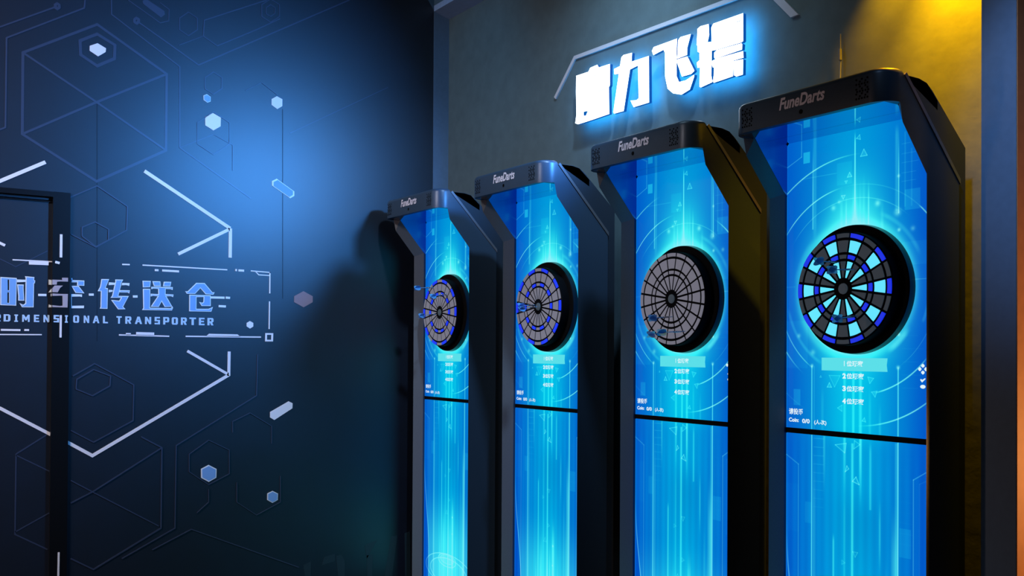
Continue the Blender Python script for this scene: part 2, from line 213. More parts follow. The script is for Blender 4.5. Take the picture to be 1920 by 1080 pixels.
DARTS_D = [(0,[-5.155,2.898,1.979],[-5.137,2.783,1.97]),(0,[-4.994,2.898,1.933],[-4.956,2.783,1.913]),(0,[-5.133,2.898,1.817],[-5.092,2.783,1.804]),(1,[-4.076,2.898,1.826],[-4.044,2.783,1.811]),(1,[-4.095,2.898,1.835],[-4.053,2.783,1.827]),(2,[-3.078,2.898,1.749],[-3.069,2.783,1.741]),(2,[-3.113,2.898,1.685],[-3.083,2.783,1.672]),(2,[-3.001,2.898,1.686],[-3.012,2.783,1.68]),(3,[-2.223,2.898,1.92],[-2.218,2.783,1.917]),(3,[-2.163,2.898,1.891],[-2.162,2.783,1.884]),(3,[-2.15,2.898,1.728],[-2.141,2.783,1.717])]

# ------------------------------------------------------------------ materials
M = {}
M['navy'] = mat('navy_gloss_mural', (.0008, .004, .014), rough=.45, ior=1.75, noise=.15, nscale=9)
M['mural_faint'] = mat('mural_faint_line', (.024, .036, .078), rough=.45, ior=1.75)
M['seam'] = mat('mural_seam', (.001, .004, .012), rough=.5, ior=1.55)
M['white'] = mat('white_wall_print', (.88, .84, .86), rough=.6, spec=.2)
M['pink'] = mat('shade_dulled_pink_print', (.30, .20, .21), rough=.6, spec=.2)  # pink print darkened to stand in for shade beside the first machine
M['sky'] = mat('light_blue_print', (.20, .42, .80), rough=.55, spec=.2)
M['door_frame'] = mat('black_door_frame', (.003, .003, .004), rough=.35)
M['plaster'] = mat('grey_green_plaster', (.068, .098, .108), rough=.8, noise=.10, nscale=14, bump=.25)
M['trim'] = mat('blue_grey_trim', (.085, .16, .29), rough=.6, noise=.06, nscale=40)
M['rail'] = mat('blue_grey_trim_lit', (.22, .34, .56), rough=.6, noise=.06, nscale=40)  # trim paint lightened to stand in for light on the rail's underside
M['jamb'] = mat('blue_grey_jamb', (.10, .16, .25), rough=.6, noise=.06, nscale=40)  # trim paint again, with the jamb's own light put into the colour
M['header'] = mat('teal_header_paint', (.05, .11, .17), rough=.6)
M['brown'] = mat('orange_brown_panel', (.42, .19, .09), rough=.6, noise=.08, nscale=30)
M['floor'] = mat('dark_floor_tile', (.02, .022, .025), rough=.3, noise=.2, nscale=6)
M['ceiling'] = mat('black_ceiling', (.012, .012, .014), rough=.9)
M['shell'] = mat('dark_satin_shell', (.030, .056, .094), rough=.36, metal=.1, noise=.05, nscale=220)
M['post'] = mat('brushed_post_edge', (.15, .155, .175), rough=.42, metal=.3, noise=.08, nscale=300)
M['body'] = mat('black_cabinet', (.016, .026, .042), rough=.42)
M['trim_metal'] = mat('brushed_edge_trim', (.22, .22, .25), rough=.35, metal=.7)
M['lining'] = mat('glossy_canopy_lining', (.30, .50, .72), rough=.05, metal=1.0)
M['cheek'] = mat('satin_blue_cheek', (.10, .22, .50), rough=.22, metal=.9)
M['black'] = mat('matte_black', (.0015, .0015, .002), rough=.8, spec=.1)
M['rim'] = mat('glossy_board_rim', (.006, .010, .012), rough=.3, ior=1.45)
M['web'] = mat('black_board_web', (.002, .002, .003), rough=.8, spec=.1)
M['grey_logo'] = mat('grey_logo_print', (.72, .72, .86), rough=.5)
M['seg_grey_lit'] = mat('dimly_backlit_grey_segment', (.10, .10, .12), rough=.5, emit=lin((112, 112, 126)), estr=.8)
M['seg_grey'] = mat('grey_segment_faint_glow', (.08, .10, .11), rough=.45, emit=lin((36, 48, 58)), estr=.8)  # segment is off; faint emission stands in for light falling on it
M['seg_blue'] = mat('backlit_blue_segment', (.02, .05, .5), rough=.4, emit=lin((18, 45, 225)), estr=.95)
M['seg_cyan'] = mat('backlit_cyan_segment', (.1, .4, .5), rough=.4, emit=lin((95, 225, 252)), estr=1.0)
M['dart_blue'] = mat('blue_dart_plastic', (.10, .42, .95), rough=.3)
M['flight'] = mat('translucent_blue_flight', (.12, .45, .95), rough=.35); M['flight'].node_tree.nodes['Principled BSDF'].inputs['Transmission Weight'].default_value = .25; M['flight'].node_tree.nodes['Principled BSDF'].inputs['IOR'].default_value = 1.15
M['steel'] = mat('dart_barrel_steel', (.35, .40, .48), rough=.25, metal=.9)
M['sign_face'] = mat('white_lit_sign_face', (.8, .8, .8), emit=(.80, .93, 1.0), estr=4.0)
M['sign_side'] = mat('blue_lit_sign_return', (.005, .02, .06), emit=(.0, .12, .60), estr=.6)
M['sign_back'] = mat('blue_lit_sign_back', (.1, .3, .6), emit=(.04, .42, 1.0), estr=15.0)
M['sign_pin'] = mat('sign_standoff', (.3, .4, .5), rough=.3, metal=.6)
M['pale_strip'] = mat('pale_wall_strip', (.42, .39, .42), rough=.5)
M['text_glow'] = mat('white_screen_text', (.0, .0, .0), emit=lin((225, 245, 250)), estr=1.0)
M['bar_glow'] = mat('turquoise_menu_bar', (.0, .0, .0), emit=lin((88, 222, 232)), estr=1.0)
def screen_material():
    m = bpy.data.materials.new('screen_picture'); m.use_nodes = True; nt = m.node_tree
    for n in list(nt.nodes): nt.nodes.remove(n)
    o = nt.nodes.new('ShaderNodeOutputMaterial'); e = nt.nodes.new('ShaderNodeEmission'); a = nt.nodes.new('ShaderNodeVertexColor')
    a.layer_name = 'picture'; e.inputs[1].default_value = 1.0
    g = nt.nodes.new('ShaderNodeBsdfGlossy'); g.inputs['Roughness'].default_value = .15; g.inputs['Color'].default_value = (.02, .02, .02, 1)
    s = nt.nodes.new('ShaderNodeAddShader')
    nt.links.new(a.outputs[0], e.inputs[0]); nt.links.new(e.outputs[0], s.inputs[0]); nt.links.new(g.outputs[0], s.inputs[1]); nt.links.new(s.outputs[0], o.inputs[0])
    return m
M['screen'] = screen_material()

# ------------------------------------------------------------------ the room
XA, YF, YB = -5.568, 3.12, 3.234            # mural wall, front and back plane of the niche
ZC = 4.6
def wallA(a, b, d): return (XA + d, a, b)
bm = bmesh.new(); box(bm, (-7.5, -5, -.1), (3, 8, 0)); tag(obj('floor', bm, M['floor']), kind='structure')
bm = bmesh.new(); box(bm, (-7.5, -5, ZC), (3, 8, ZC + .1)); tag(obj('ceiling', bm, M['ceiling']), kind='structure')
# mural wall with the door opening cut out (faint printed pattern, painted letter reflections and panel seams stay in its mesh)
DY, DZ = .938, 2.416
bm = bmesh.new()
box(bm, (XA - .15, DY, 0), (XA, YF, ZC)); box(bm, (XA - .15, -1.1, DZ), (XA, DY, ZC)); box(bm, (XA - .15, -5, 0), (XA, -.35, ZC))
box(bm, (XA - .15, -1.1, 0), (XA - .1, DY, DZ))
for i, (pts, wd) in enumerate(FAINT_D): ribbon(bm, pts, wd, wallA, .0012 + i * .00012, 0, 1)
for o_, h_ in FAINT_LOZENGE_D: slab(bm, o_, h_, wallA, .0015, 0, 1, 1)
for pts, wd in SEAMS_D: ribbon(bm, pts, wd, wallA, .0010, 0, 2)
for o_, h_ in GHOST_D: slab(bm, [(min(a, YF - .01), b) for a, b in o_], h_, wallA, .0012, 0, 3, 3)
M['ghost'] = mat('dark_teal_letter_reflection', (.012, .030, .042), rough=.5)  # dim reflections of lettering, painted as flat shapes on the wall
tag(obj('wall_left', bm, [M['navy'], M['mural_faint'], M['seam'], M['ghost']]), kind='structure')
# door in the mural wall
door = tag(empty('door_1', (XA, .3, 0)), kind='structure')
def D_(a, b, d): return (d, a - .3, b)
bm = bmesh.new()
box(bm, (-.05, -.60, 0), (-.012, .553, 2.362))
for pts, wd in FAINT_DOOR_D: ribbon(bm, pts, wd, D_, -.0105, -.012, 1)
leaf = obj('door_leaf', bm, [M['navy'], M['mural_faint']], door)
bm = bmesh.new()
box(bm, (-.08, .553, 0), (.012, DY - .3 - .001, DZ)); box(bm, (-.08, -.64, 2.388), (.012, .553, DZ - .001)); box(bm, (-.08, -.60, 2.372), (-.012, .553, 2.388), 1); box(bm, (-.08, -.66, 0), (.012, -.60, DZ))
box(bm, (-.08, -.60, 2.362), (-.004, .553, 2.366))
frame = obj('door_frame', bm, [M['door_frame'], M['navy']], door)
# niche: back wall, header, jamb, soffit
bm = bmesh.new(); box(bm, (XA, YB, 0), (-1.80, YB + .15, ZC)); tag(obj('wall_back', bm, M['plaster']), kind='structure')
bm = bmesh.new()
v = [bm.verts.new(q) for q in ((XA + .002, YF, 0), (XA + .002, YB, 0), (XA + .002, YB, 3.782), (XA + .002, YF, 3.813), (XA - .15, YF, 0), (XA - .15, YB, 0), (XA - .15, YB, 3.782), (XA - .15, YF, 3.813))]
for f in ((0, 1, 2, 3), (4, 7, 6, 5), (0, 3, 7, 4), (1, 5, 6, 2), (0, 4, 5, 1), (3, 2, 6, 7)): bm.faces.new([v[i] for i in f])
tag(obj('trim_1', bm, M['jamb']), kind='structure')
bm = bmesh.new()
x1 = -1.83
v = [bm.verts.new(q) for q in ((XA, YF, 3.813), (x1, YF, 3.813), (x1, YB, 3.775), (XA, YB, 3.782), (XA, YF, 3.85), (x1, YF, 3.85), (x1, YB, 3.85), (XA, YB, 3.85))]
for f in ((0, 1, 2, 3), (4, 7, 6, 5), (0, 4, 5, 1), (1, 5, 6, 2), (2, 6, 7, 3), (3, 7, 4, 0)): bm.faces.new([v[i] for i in f])
tag(obj('trim_2', bm, M['rail']), kind='structure')
bm = bmesh.new(); box(bm, (XA - .6, YF, 3.8505), (x1, YB, ZC))
# cut corner where the header meets the mural wall
v = [bm.verts.new(q) for q in ((XA + .001, YF - .001, 3.82), (XA + .001, YF - .40, 4.33), (XA + .001, YF - .40, ZC), (XA + .001, YF - .001, ZC), (XA + .3, YF - .001, ZC), (XA + .03, YF - .001, 3.84))]
bm.faces.new((v[0], v[1], v[2], v[3]))
tag(obj('wall_header', bm, M['header']), kind='structure')
bm = bmesh.new(); box(bm, (-1.83, YF, 0), (-1.7115, YB + .2, ZC)); tag(obj('trim_3', bm, M['trim']), kind='structure')
bm = bmesh.new(); box(bm, (-1.80, YB + .2, 0), (-1.709, 7.5, ZC)); box(bm, (-1.7112, YF + .002, 0), (-1.7085, YB + .2, ZC)); tag(obj('wall_right', bm, M['brown']), kind='structure')

# ------------------------------------------------------------------ printing on the mural wall
def wall_slabs(name, items, m_, d, parent=None, off=Vector((0, 0, 0)), th=.0035):
    bm = bmesh.new()
    for o_, h_ in items: slab(bm, o_, h_, lambda a, b, k: (XA + k, a, b), d + th, d)
    return obj(name, bm, m_, parent)
title = tag(empty('wall_title', (XA, 1.2, 0)), 'row of five large light-blue Chinese characters with English line below on the navy wall', 'wall lettering')
def at_parent(o, par): o.parent = par; o.matrix_parent_inverse = Matrix.Translation(-Vector(par.location)); return o
M['edge'] = mat('pale_letter_edge', (.80, .86, .92), rough=.5)
def rimmed(name, items, par, d=.0, face='sky', skip=()):
    """a light blue letter lying on a slightly larger pale plate"""
    bm = bmesh.new()
    for ii, (o_, h_) in enumerate(items):
        L = o_ if area2(o_) > 0 else o_[::-1]
        slab(bm, L, h_, lambda a, b, k: (XA + k, a, b), d + .003, d, 1, 1)
        c = Vector((sum(q[0] for q in L) / len(L), sum(q[1] for q in L) / len(L)))
        inner = []
        n = len(L)
        for i in range(n):
            p0, p1, p2 = Vector(L[i - 1]), Vector(L[i]), Vector(L[(i + 1) % n])
            d1 = (p1 - p0).normalized(); d2 = (p2 - p1).normalized()
            n1 = Vector((-d1.y, d1.x)); n2 = Vector((-d2.y, d2.x)); mm = n1 + n2
            mm = mm.normalized() if mm.length > .2 else n1
            inner.append(tuple(p1 + mm * .0045 / max(.5, mm.dot(n1))))
        if ii not in skip and abs(area2(L)) > .0012 and area2(inner) > 0: 
            hh = []
            for h in h_:
                hc = Vector((sum(q[0] for q in h) / len(h), sum(q[1] for q in h) / len(h)))
                hh.append([tuple(hc + Vector(((q[0] - hc.x) * 1.35, (q[1] - hc.y) * 1.06))) for q in h])
            slab(bm, inner, hh, lambda a, b, k: (XA + k, a, b), d + .0042, d + .0005, 0, 0)
    return at_parent(obj(name, bm, [M[face], M['edge']]), par)
rimmed('chinese_character', SHI_D, title, -.0115)
rimmed('chinese_character', KONG_DOOR_D, title, -.0115)
ck = at_parent(wall_slabs('chinese_character', KONG_FRAME_D, M['pink_white'] if 'pink_white' in M else mat('pink_lit_print', (.46, .38, .40), rough=.5), .0122), title)  # different light on the frame put into the print as a pink tint
ck['label'] = 'pinkish middle piece of the second character on black frame'
for dat in (KONG_WALL_D, CHUAN_D, SONG_D, CANG_D): rimmed('chinese_character', dat, title, skip=(2,) if dat is KONG_WALL_D else ())
for i, (pts, wd) in enumerate(TITLE_DASHES_D):
    bm = bmesh.new(); ribbon(bm, pts, wd, wallA, (.004 if i else -.008), (0 if i else -.0118)); at_parent(obj('dash_mark', bm, M['edge']), title)
# English line: block stencil letters
S3 = .30
GL = {
 'D': [([(0,0),(.75,0),(1,.15),(1,.85),(.75,1),(0,1)], [[(.32,.2),(.32,.8),(.66,.8),(.66,.2)]])],
 'I': [([(0,0),(1,0),(1,.18),(.75,.18),(.75,.82),(1,.82),(1,1),(0,1),(0,.82),(.25,.82),(.25,.18),(0,.18)], [])],
 'M': [([(0,0),(.24,0),(.24,.55),(.42,.2),(.58,.2),(.76,.55),(.76,0),(1,0),(1,1),(.76,1),(.5,.6),(.24,1),(0,1)], [])],
 'E': [([(0,0),(1,0),(1,.2),(.35,.2),(.35,.4),(.9,.4),(.9,.6),(.35,.6),(.35,.8),(1,.8),(1,1),(0,1)], [])],
 'N': [([(0,0),(.3,0),(.3,.55),(.7,0),(1,0),(1,1),(.7,1),(.7,.45),(.3,1),(0,1)], [])],
 'S': [([(0,0),(1,0),(1,.6),(.35,.6),(.35,.8),(1,.8),(1,1),(0,1),(0,.4),(.65,.4),(.65,.2),(0,.2)], [])],
 'O': [([(.15,0),(.85,0),(1,.15),(1,.85),(.85,1),(.15,1),(0,.85),(0,.15)], [[(.34,.2),(.34,.8),(.66,.8),(.66,.2)]])],
 'A': [([(0,0),(.28,0),(.36,.25),(.64,.25),(.72,0),(1,0),(.66,1),(.34,1)], [[(.42,.43),(.5,.72),(.58,.43)]])],
 'L': [([(0,0),(1,0),(1,.2),(.38,.2),(.38,1),(0,1)], [])],
 'T': [([(.33,0),(.67,0),(.67,.8),(1,.8),(1,1),(0,1),(0,.8),(.33,.8)], [])],
 'R': [([(0,0),(.33,0),(.33,.35),(.42,.35),(.64,0),(1,0),(.78,.38),(1,.5),(1,.85),(.85,1),(0,1)], [[(.33,.55),(.33,.8),(.66,.8),(.66,.55)]])],
 'P': [([(0,0),(.33,0),(.33,.3),(.85,.3),(1,.45),(1,.85),(.85,1),(0,1)], [[(.33,.5),(.33,.8),(.66,.8),(.66,.5)]])]}
M['small_print'] = mat('pale_blue_small_print', (.50, .68, .88), rough=.5)
for ch, ya, yb, zb, zt in LETTERS_D:
    bm = bmesh.new()
    d = -.008 if yb < .853 else (.0155 if ya < DY - .01 else .0035)
    for o_, h_ in GL[ch]:
        fit = lambda l: [(ya + q[0] * (yb - ya), zb + q[1] * (zt - zb)) for q in l]
        slab(bm, fit(o_), [fit(q) for q in h_], lambda a, b, k: (XA + k, a, b), d, d - .0035)
    at_parent(obj('english_letter', bm, M['small_print']), title)
# white line art
def line_art(name, rows, label, cat, part, extra=()):
    c = rows[0][0][0]; t = tag(empty(name, (XA, c[0], c[1])), label, cat)
    for pts, wd, d in rows:
        bm = bmesh.new(); ribbon(bm, pts, wd, wallA, d + .003, d); at_parent(obj(part, bm, M['white']), t)
    for nm, items, d in extra:
        bm = bmesh.new()
        for o_, h_ in items: slab(bm, o_, h_, wallA, d + .003, d)
        at_parent(obj(nm, bm, M['white']), t)
    return t
hx = empty('hexagon_outline', (XA, 1.06, 1.87))
tag(hx, 'broken white hexagon outline of bold lines framing the characters across wall and door', 'wall graphic')
for l, d in ((BOLD_UPPER_D, 0), (BOLD_LOWER_D, 0), (BOLD_LOWER_DOOR_D, -.012), (BOLD_LEFT_TOP_D, 0), (BOLD_LEFT_NOTCH_D, -.012)):
    for pts, wd in l:
        bm = bmesh.new(); ribbon(bm, pts, wd, wallA, d + .003, d); at_parent(obj('line_segment', bm, M['white']), hx)
line_art('title_frame', [(a, c, 0) for a, c in FRAME_LINES_D], 'thin white technical frame lines around the characters ending in a small hollow square', 'wall graphic', 'frame_line',
         [('stepped_bar', FRAME_TRAP_D, 0), ('corner_square', FRAME_SQUARE_D, 0)])
line_art('door_bars', [(a, c, -.012) for a, c in DOOR_LINES_D], 'thin white bars above and below the characters on the door at far left', 'wall graphic', 'bar')
line_art('frame_dashes', [(a, c, .012) for a, c in FRAME_DASHES_D], 'white vertical dashes running down the black door frame', 'wall graphic', 'dash')
HL = ['white hexagon inside a faint ring, topmost on the navy wall', 'smallest light-blue hexagon with pale edge just above a white one',
      'white regular hexagon below the tiny blue one, upper middle of the wall', 'small white hexagon at the upper right edge of the pattern',
      'light-blue elongated hexagon slanting down in the bright glow of the wall', 'shade-dulled pink hexagon in the dark area between frame and first machine',
      'tiny white hexagon inside the title frame near its corner square', 'grey elongated hexagon slanting up below the title frame',
      'light-blue hexagon with pale edge low on the wall, larger of the two', 'light-blue hexagon with pale edge low on the wall, smaller of the two']
for (kind, l), lab in zip(HEX_D, HL):
    bm = bmesh.new()
    if kind == 'blue':
        c = Vector((sum(q[0] for q in l) / 6, sum(q[1] for q in l) / 6))
        slab(bm, l, [], wallA, .003, 0, 1, 1)
        slab(bm, [tuple(c + (Vector(q) - c) * .86) for q in l], [], wallA, .0042, .001)
        o = obj('wall_hexagon', bm, [M['sky'], M['edge']])
    else:
        slab(bm, l, [], wallA, .003, 0); o = obj('wall_hexagon', bm, M[kind])
    tag(o, lab, 'wall decal', 'hexagon decals on the navy wall')

# ------------------------------------------------------------------ lit sign above the machines
sign = tag(empty('illuminated_sign', (-3.43, YB, 2.9)), 'glowing white sign of four raised Chinese characters with blue halo on the grey wall', 'sign')
def wallB(a, b, d): return (a, d, b)
for dat in (MO_D, LI_D, FEI_D, BIAO_D):
    bm = bmesh.new()
    for o_, h_ in dat: slab(bm, o_, h_, wallB, 3.16, 3.178, 0, 1, 2)
    ch = at_parent(obj('sign_character', bm, [M['sign_face'], M['sign_side'], M['sign_back']]), sign)
    xs = [q[0] for o_, _ in dat for q in o_]; zs = [q[1] for o_, _ in dat for q in o_]
    for fx, fz in ((.2, .75), (.85, .7), (.35, .25), (.85, .3)):
        x = min(xs) + (max(xs) - min(xs)) * fx; z = min(zs) + (max(zs) - min(zs)) * fz
        bm = bmesh.new(); lathe_y(bm, [(.004, 3.177), (.004, YB)], x, z, 10)
        pin = obj('standoff_pin', bm, M['sign_pin']); pin.parent = ch; pin.matrix_parent_inverse = Matrix.Translation(-Vector(sign.location))
bm = bmesh.new(); ribbon(bm, SIGN_LINE_D[0], SIGN_LINE_D[1], wallB, YB - .010, YB - .0005)
tag(obj('sign_border_strip', bm, M['pale_strip']), 'thin pale raised strip bent round the upper left of the glowing sign', 'wall strip', 'pale strips round the sign')
bm = bmesh.new(); slab(bm, SIGN_STRIP_D, [], wallB, YB - .012, YB - .0005)
tag(obj('sign_border_strip', bm, M['pale_strip']), 'short wide pale strip slanting down at the top right of the sign', 'wall strip', 'pale strips round the sign')
bm = bmesh.new()
for a, b, r in (((-2.473, YB - .012, 2.86), (-2.472, YB - .012, 2.80), .0025), ((-2.472, YB - .014, 2.80), (-2.471, YB - .014, 2.755), .006), ((-2.471, YB - .012, 2.755), (-2.472, YB - .02, 2.50), .003)):
    bmesh.ops.create_cone(bm, cap_ends=True, segments=10, radius1=r, radius2=r, depth=(Vector(b) - Vector(a)).length,
        matrix=Matrix.Translation((Vector(a) + Vector(b)) / 2) @ (Vector(b) - Vector(a)).to_track_quat('Z', 'Y').to_matrix().to_4x4())
tag(obj('power_cable', bm, mat('grey_cable', (.10, .12, .16), rough=.4)), 'thin grey power cable with connector running up the wall above the nearest machine', 'cable')

# ------------------------------------------------------------------ screen pictures
SW, ZTOP, Z1, Z2, ZBOT = .610, .805 + H, -.2878 + H, -.3076 + H, -1.47 + H
BC = (.3185, .226 + H)                       # board centre in machine coordinates
def paint(U, V, variant):
    """procedural picture of the machines' start screen; U across, V = height above the floor"""
    v = V - H; u = U
    def g(x, s): return np.exp(-(x / s) ** 2)
    def sm(x, a, b): t = np.clip((x - a) / (b - a), 0, 1); return t * t * (3 - 2 * t)
    C = np.zeros(U.shape + (3,)); C[...] = (0.0, .395, .80)
    def add(a, col): 
        for k in range(3): C[..., k] += a * col[k]
    r = np.hypot(u - .303, v - .226); th = np.degrees(np.arctan2(v - .226, u - .303))
    up = v > -.30
    wide = g(u - .303, .20)
    add(wide, (.0, .205, .055))
    add(g(u - .303, .135) * (1 - sm(v, .35, .80)) * sm(v, -.10, .35), (.02, .16, .05))
    add(g(u - .303, .15) * (1 - sm(v, -.02, .06)) * (1 - .70 * sm(-v, .26, .36)), (.0, .17, .06))
    add(-(sm(-v, .45, .60) * (1 - sm(-v, .60, .9))) * g(u - .33, .10), (.0, .06, .04))
    add(-(1 - sm(u, -.01, .10)) * .5 - sm(u, .50, .60) * .8, (.0, .09, .02))
    add(g(r - .19, .080) * up * (.50 + .5 * np.clip(np.abs(v - .226) / np.maximum(r, .05), 0, 1) ** 2), (.20, .28, .07))
    add(g(u - .303, .10) * sm(v, .36, .44) * (1 - sm(v, .44, .72)), (.22, .26, .06))
    # floor glow of the beam
    lo = sm(-v, .80, 1.25)
    inside = sm(u, .055 * sm(-v, .7, 1.25) , .055 * sm(-v, .7, 1.25) + .01) * (1 - sm(u, .595 - .05 * sm(-v, .7, 1.25), .605 - .05 * sm(-v, .7, 1.25)))
    add(lo * inside * (.65 + .35 * g(u - .3, .2)), (.20, .30, .10))
    add(-sm(-v, .62, 1.0) * (1 - inside), (.0, .05, .02))
    add(sm(-v, .62, .9) * (g(u - .057 * sm(-v, .7, 1.25) - .004, .0022) + g(u - (.602 - .052 * sm(-v, .7, 1.25)), .0022)), (.35, .40, .15))
    def vl(u0, wd, z0, z1, a, f0=.0, f1=.0, col=(.40, .52, .14)):
        env = (sm(v, z0, z0 + max(f0, .002))) * (1 - sm(v, z1 - max(f1, .002), z1))
        add(a * env * np.clip(1.25 - np.abs(u - u0) / (wd / 2), 0, 1) ** .7, col)
    # main beam lines
    vl(.308, .0055, .44, .805, .9, 0, .06); vl(.308, .020, .43, .66, .45, .02, .22); vl(.308, .032, .43, .56, .3, .02, .12)
    vl(.365, .006, .45, .630, .55, 0, .12); vl(.271, .007, .45, .585, .4, 0, .1)
    for uu in (.25, .33, .345, .39, .42): vl(uu, .012, .43, .56 + .1 * math.sin(uu * 60), .16, 0, .12)
    vl(.1225, .0035, .46, .805, .75, .0, .2); vl(.131, .016, .40, .805, .22, .1, .0)
    vl(.4855, .0035, .48, .79, .85, 0, .2); vl(.478, .014, .49, .80, .25, .0, .05)
    vl(.1195, .0045, -.288, -.05, .75); vl(.4845, .0045, -.288, -.05, .8)
    vl(.2655, .012, -.288, -.06, .32, 0, .02); vl(.303, .011, -.288, -.06, .38, 0, .02); vl(.333, .013, -.288, -.06, .38, 0, .02)
    vl(.372, .010, -.288, -.10, .14, 0, .1); vl(.413, .010, -.288, -.16, .16, 0, .1); vl(.168, .012, -.288, -.1, .13, 0, .1); vl(.1305, .006, -.288, -.05, .15)
    # lower screen streaks
    vl(.1200, .0042, -1.47, -.3076, .85); vl(.4845, .0042, -1.47, -.3076, .95); vl(.130, .016, -1.47, -.3076, .22, 0, .3); vl(.472, .026, -1.47, -.50, .40, 0, .25); vl(.4785, .012, -1.47, -.31, .25)
    vl(.266, .011, -.60, -.3076, .42, .3, .0); vl(.266, .009, -1.47, -.5, .18, 0, .1)
    vl(.2995, .010, -1.47, -.325, .48, 0, .0); vl(.3335, .011, -.585, -.3076, .60, .26, 0); vl(.3745, .010, -.556, -.3076, .30, .0, .05)
    vl(.413, .008, -.80, -.49, .30, .15, .12); vl(.1765, .010, -.55, -.3076, .28, .2, 0); vl(.2185, .008, -1.47, -.655, .42, .0, .04)
    for k, (uu, zt, a) in enumerate(((.240, -.95, .3), (.252, -.9, .22), (.322, -.95, .3), (.345, -.85, .35), (.356, -.85, .3), (.30, -1.0, .4), (.44, -.7, .15), (.455, -.8, .12), (.2, -1.05, .25), (.39, -1.0, .15))):
        vl(uu, .012, -1.47, zt, a, 0, .2)
    vl(.35, .018, -1.31, -.80, .3, 0, .35)
    def seg(p, q, wd, a, col=(.35, .42, .14)):
        p = np.array(p); q = np.array(q); d = q - p; L = np.hypot(*d); d = d / L
        t = np.clip((u - p[0]) * d[0] + (v - p[1]) * d[1], 0, L)
        dist = np.hypot(u - p[0] - t * d[0], v - p[1] - t * d[1])
        add(a * np.clip(1.3 - dist / (wd / 2), 0, 1), col)
    for a, b in (((0, .711), (.069, .742)), ((.069, .742), (.069, .80))): seg(a, b, .0035, .5)
    seg((0, -.392), (.058, -.424), .0035, .45); seg((.058, -.424), (.058, -1.35), .0035, .45)
    seg((.61, -.388), (.5435, -.430), .0038, .5); seg((.5435, -.430), (.5435, -1.4), .0038, .5)
    seg((.61, -.42), (.566, -.442), .003, .15); seg((.566, -.442), (.566, -.75), .003, .15)
    def rect(u0, u1, z0, z1, a, col=(.12, .28, .10)):
        add(a * ((u > u0) & (u < u1) & (v > z0) & (v < z1)), col)
    rect(.078, .108, .715, .757, .75); rect(.508, .567, .489, .560, .3); rect(.23, .296, .61, .692, .15); rect(.034, .067, -.201, -.139, .35)
    rect(.0, .1, -.06, .12, .12); rect(.09, .118, -.64, -.56, .18); rect(.49, .535, -.70, -.60, .22); rect(.50, .60, .30, .38, .12); rect(.0, .06, -.68, -.5, .05)
    for k in range(9): seg((.129, -.321 - k * .0318), (.173, -.320 - k * .0318), .0022, .30 * (1 - k / 12)); 
    for zz, x2 in ((.718, .53), (.684, .55), (.653, .56), (.618, .55), (.589, .55)): seg((.497, zz), (x2, zz), .0022, .22)
    seg((.0721, .657), (.227, .657), .0028, .25); vl(.510, .006, .5, .76, .14); vl(.535, .006, .5, .70, .12)
    for k in range(5): seg((.50, .06 - k * .045), (.56 + .02 * (k % 2), .06 - k * .045), .0018, .10)
    for k in range(10): seg((.49, -.33 - k * .036), (.54, -.33 - k * .036), .0016, .06)
    # rings round the board
    def arc(rr, wd, a0, a1, amp, fade=18, col=(.42, .50, .12)):
        d = np.clip(1.3 - np.abs(r - rr) / (wd / 2), 0, 1)
        ang = (th - a0) % 360; span = (a1 - a0) % 360
        e = sm(ang, 0, fade) * (1 - sm(ang, span - fade, span)) * (ang < span)
        add(amp * d * e * up, col)
    if variant == 0:
        arc(.488, .0050, 84, 146, .95, 26); arc(.378, .0045, 96, 150, .95, 16); arc(.378, .0030, 30, 100, .2)
        arc(.488, .0045, 30, 44, .45, 6); arc(.378, .0045, 36, 47, .8, 3); arc(.378, .002, 20, 36, .4)
    else:
        arc(.488, .0050, 105, 142, .8, 20); arc(.378, .0045, 96, 160, .95, 26); arc(.378, .0050, 18, 62, .95, 18); arc(.488, .0045, 40, 66, .2)
    arc(.488, .0050, -90, -40, 1.0, 22); arc(.378, .0050, -78, -38, .95, 8); arc(.378, .0045, 196, 236, .7, 20); arc(.488, .003, 216, 250, .2)
    arc(.336, .0035, 200, 240, .75, 12); arc(.33, .0028, 45, 150, .35); arc(.33, .0028, -60, 20, .25)
    arc(.262, .022, -60, -30, .55, 10, (.30, .40, .12)); arc(.285, .016, 20, 70, .28, 10, (.25, .35, .1)); arc(.300, .014, 190, 245, .30, 8, (.25, .35, .1)); arc(.300, .012, -25, 12, .30, 3, (.25, .35, .1))
    arc(.262, .02, 130, 175, .16, 10, (.2, .3, .1)); add(g(r - .245, .016) * up, (.10, .16, .04)); add(g(r - .232, .006) * up, (.20, .22, .05))
    seg((.53, .25), (.60, .25), .003, .35); seg((0, .25), (.04, .25), .003, .2)
    for du, dv, rr, a in ((.402, .526, .010, .7), (.215, .531, .009, .6), (.540, .424, .008, .5), (.481, .485, .012, .7), (.487, .424, .006, .8), (.059, .063, .008, .5), (.124, .0, .010, .5), (.486, .064, .006, .8), (.120, -.05, .006, .9), (.4845, -.05, .006, .9), (.485, .61, .005, .7), (.348, -1.0, .005, .7), (.24, .55, .006, .5), (.345, -1.1, .004, .6)):
        add(a * g(np.hypot(u - du, v - dv), rr), (.45, .40, .1))
    def tri(cx, cz, s, rot, a, fill=.6):
        pts = [(cx + s * math.sin(math.radians(rot + k * 120)), cz + s * math.cos(math.radians(rot + k * 120))) for k in range(3)]
        polytri(pts, a, fill)
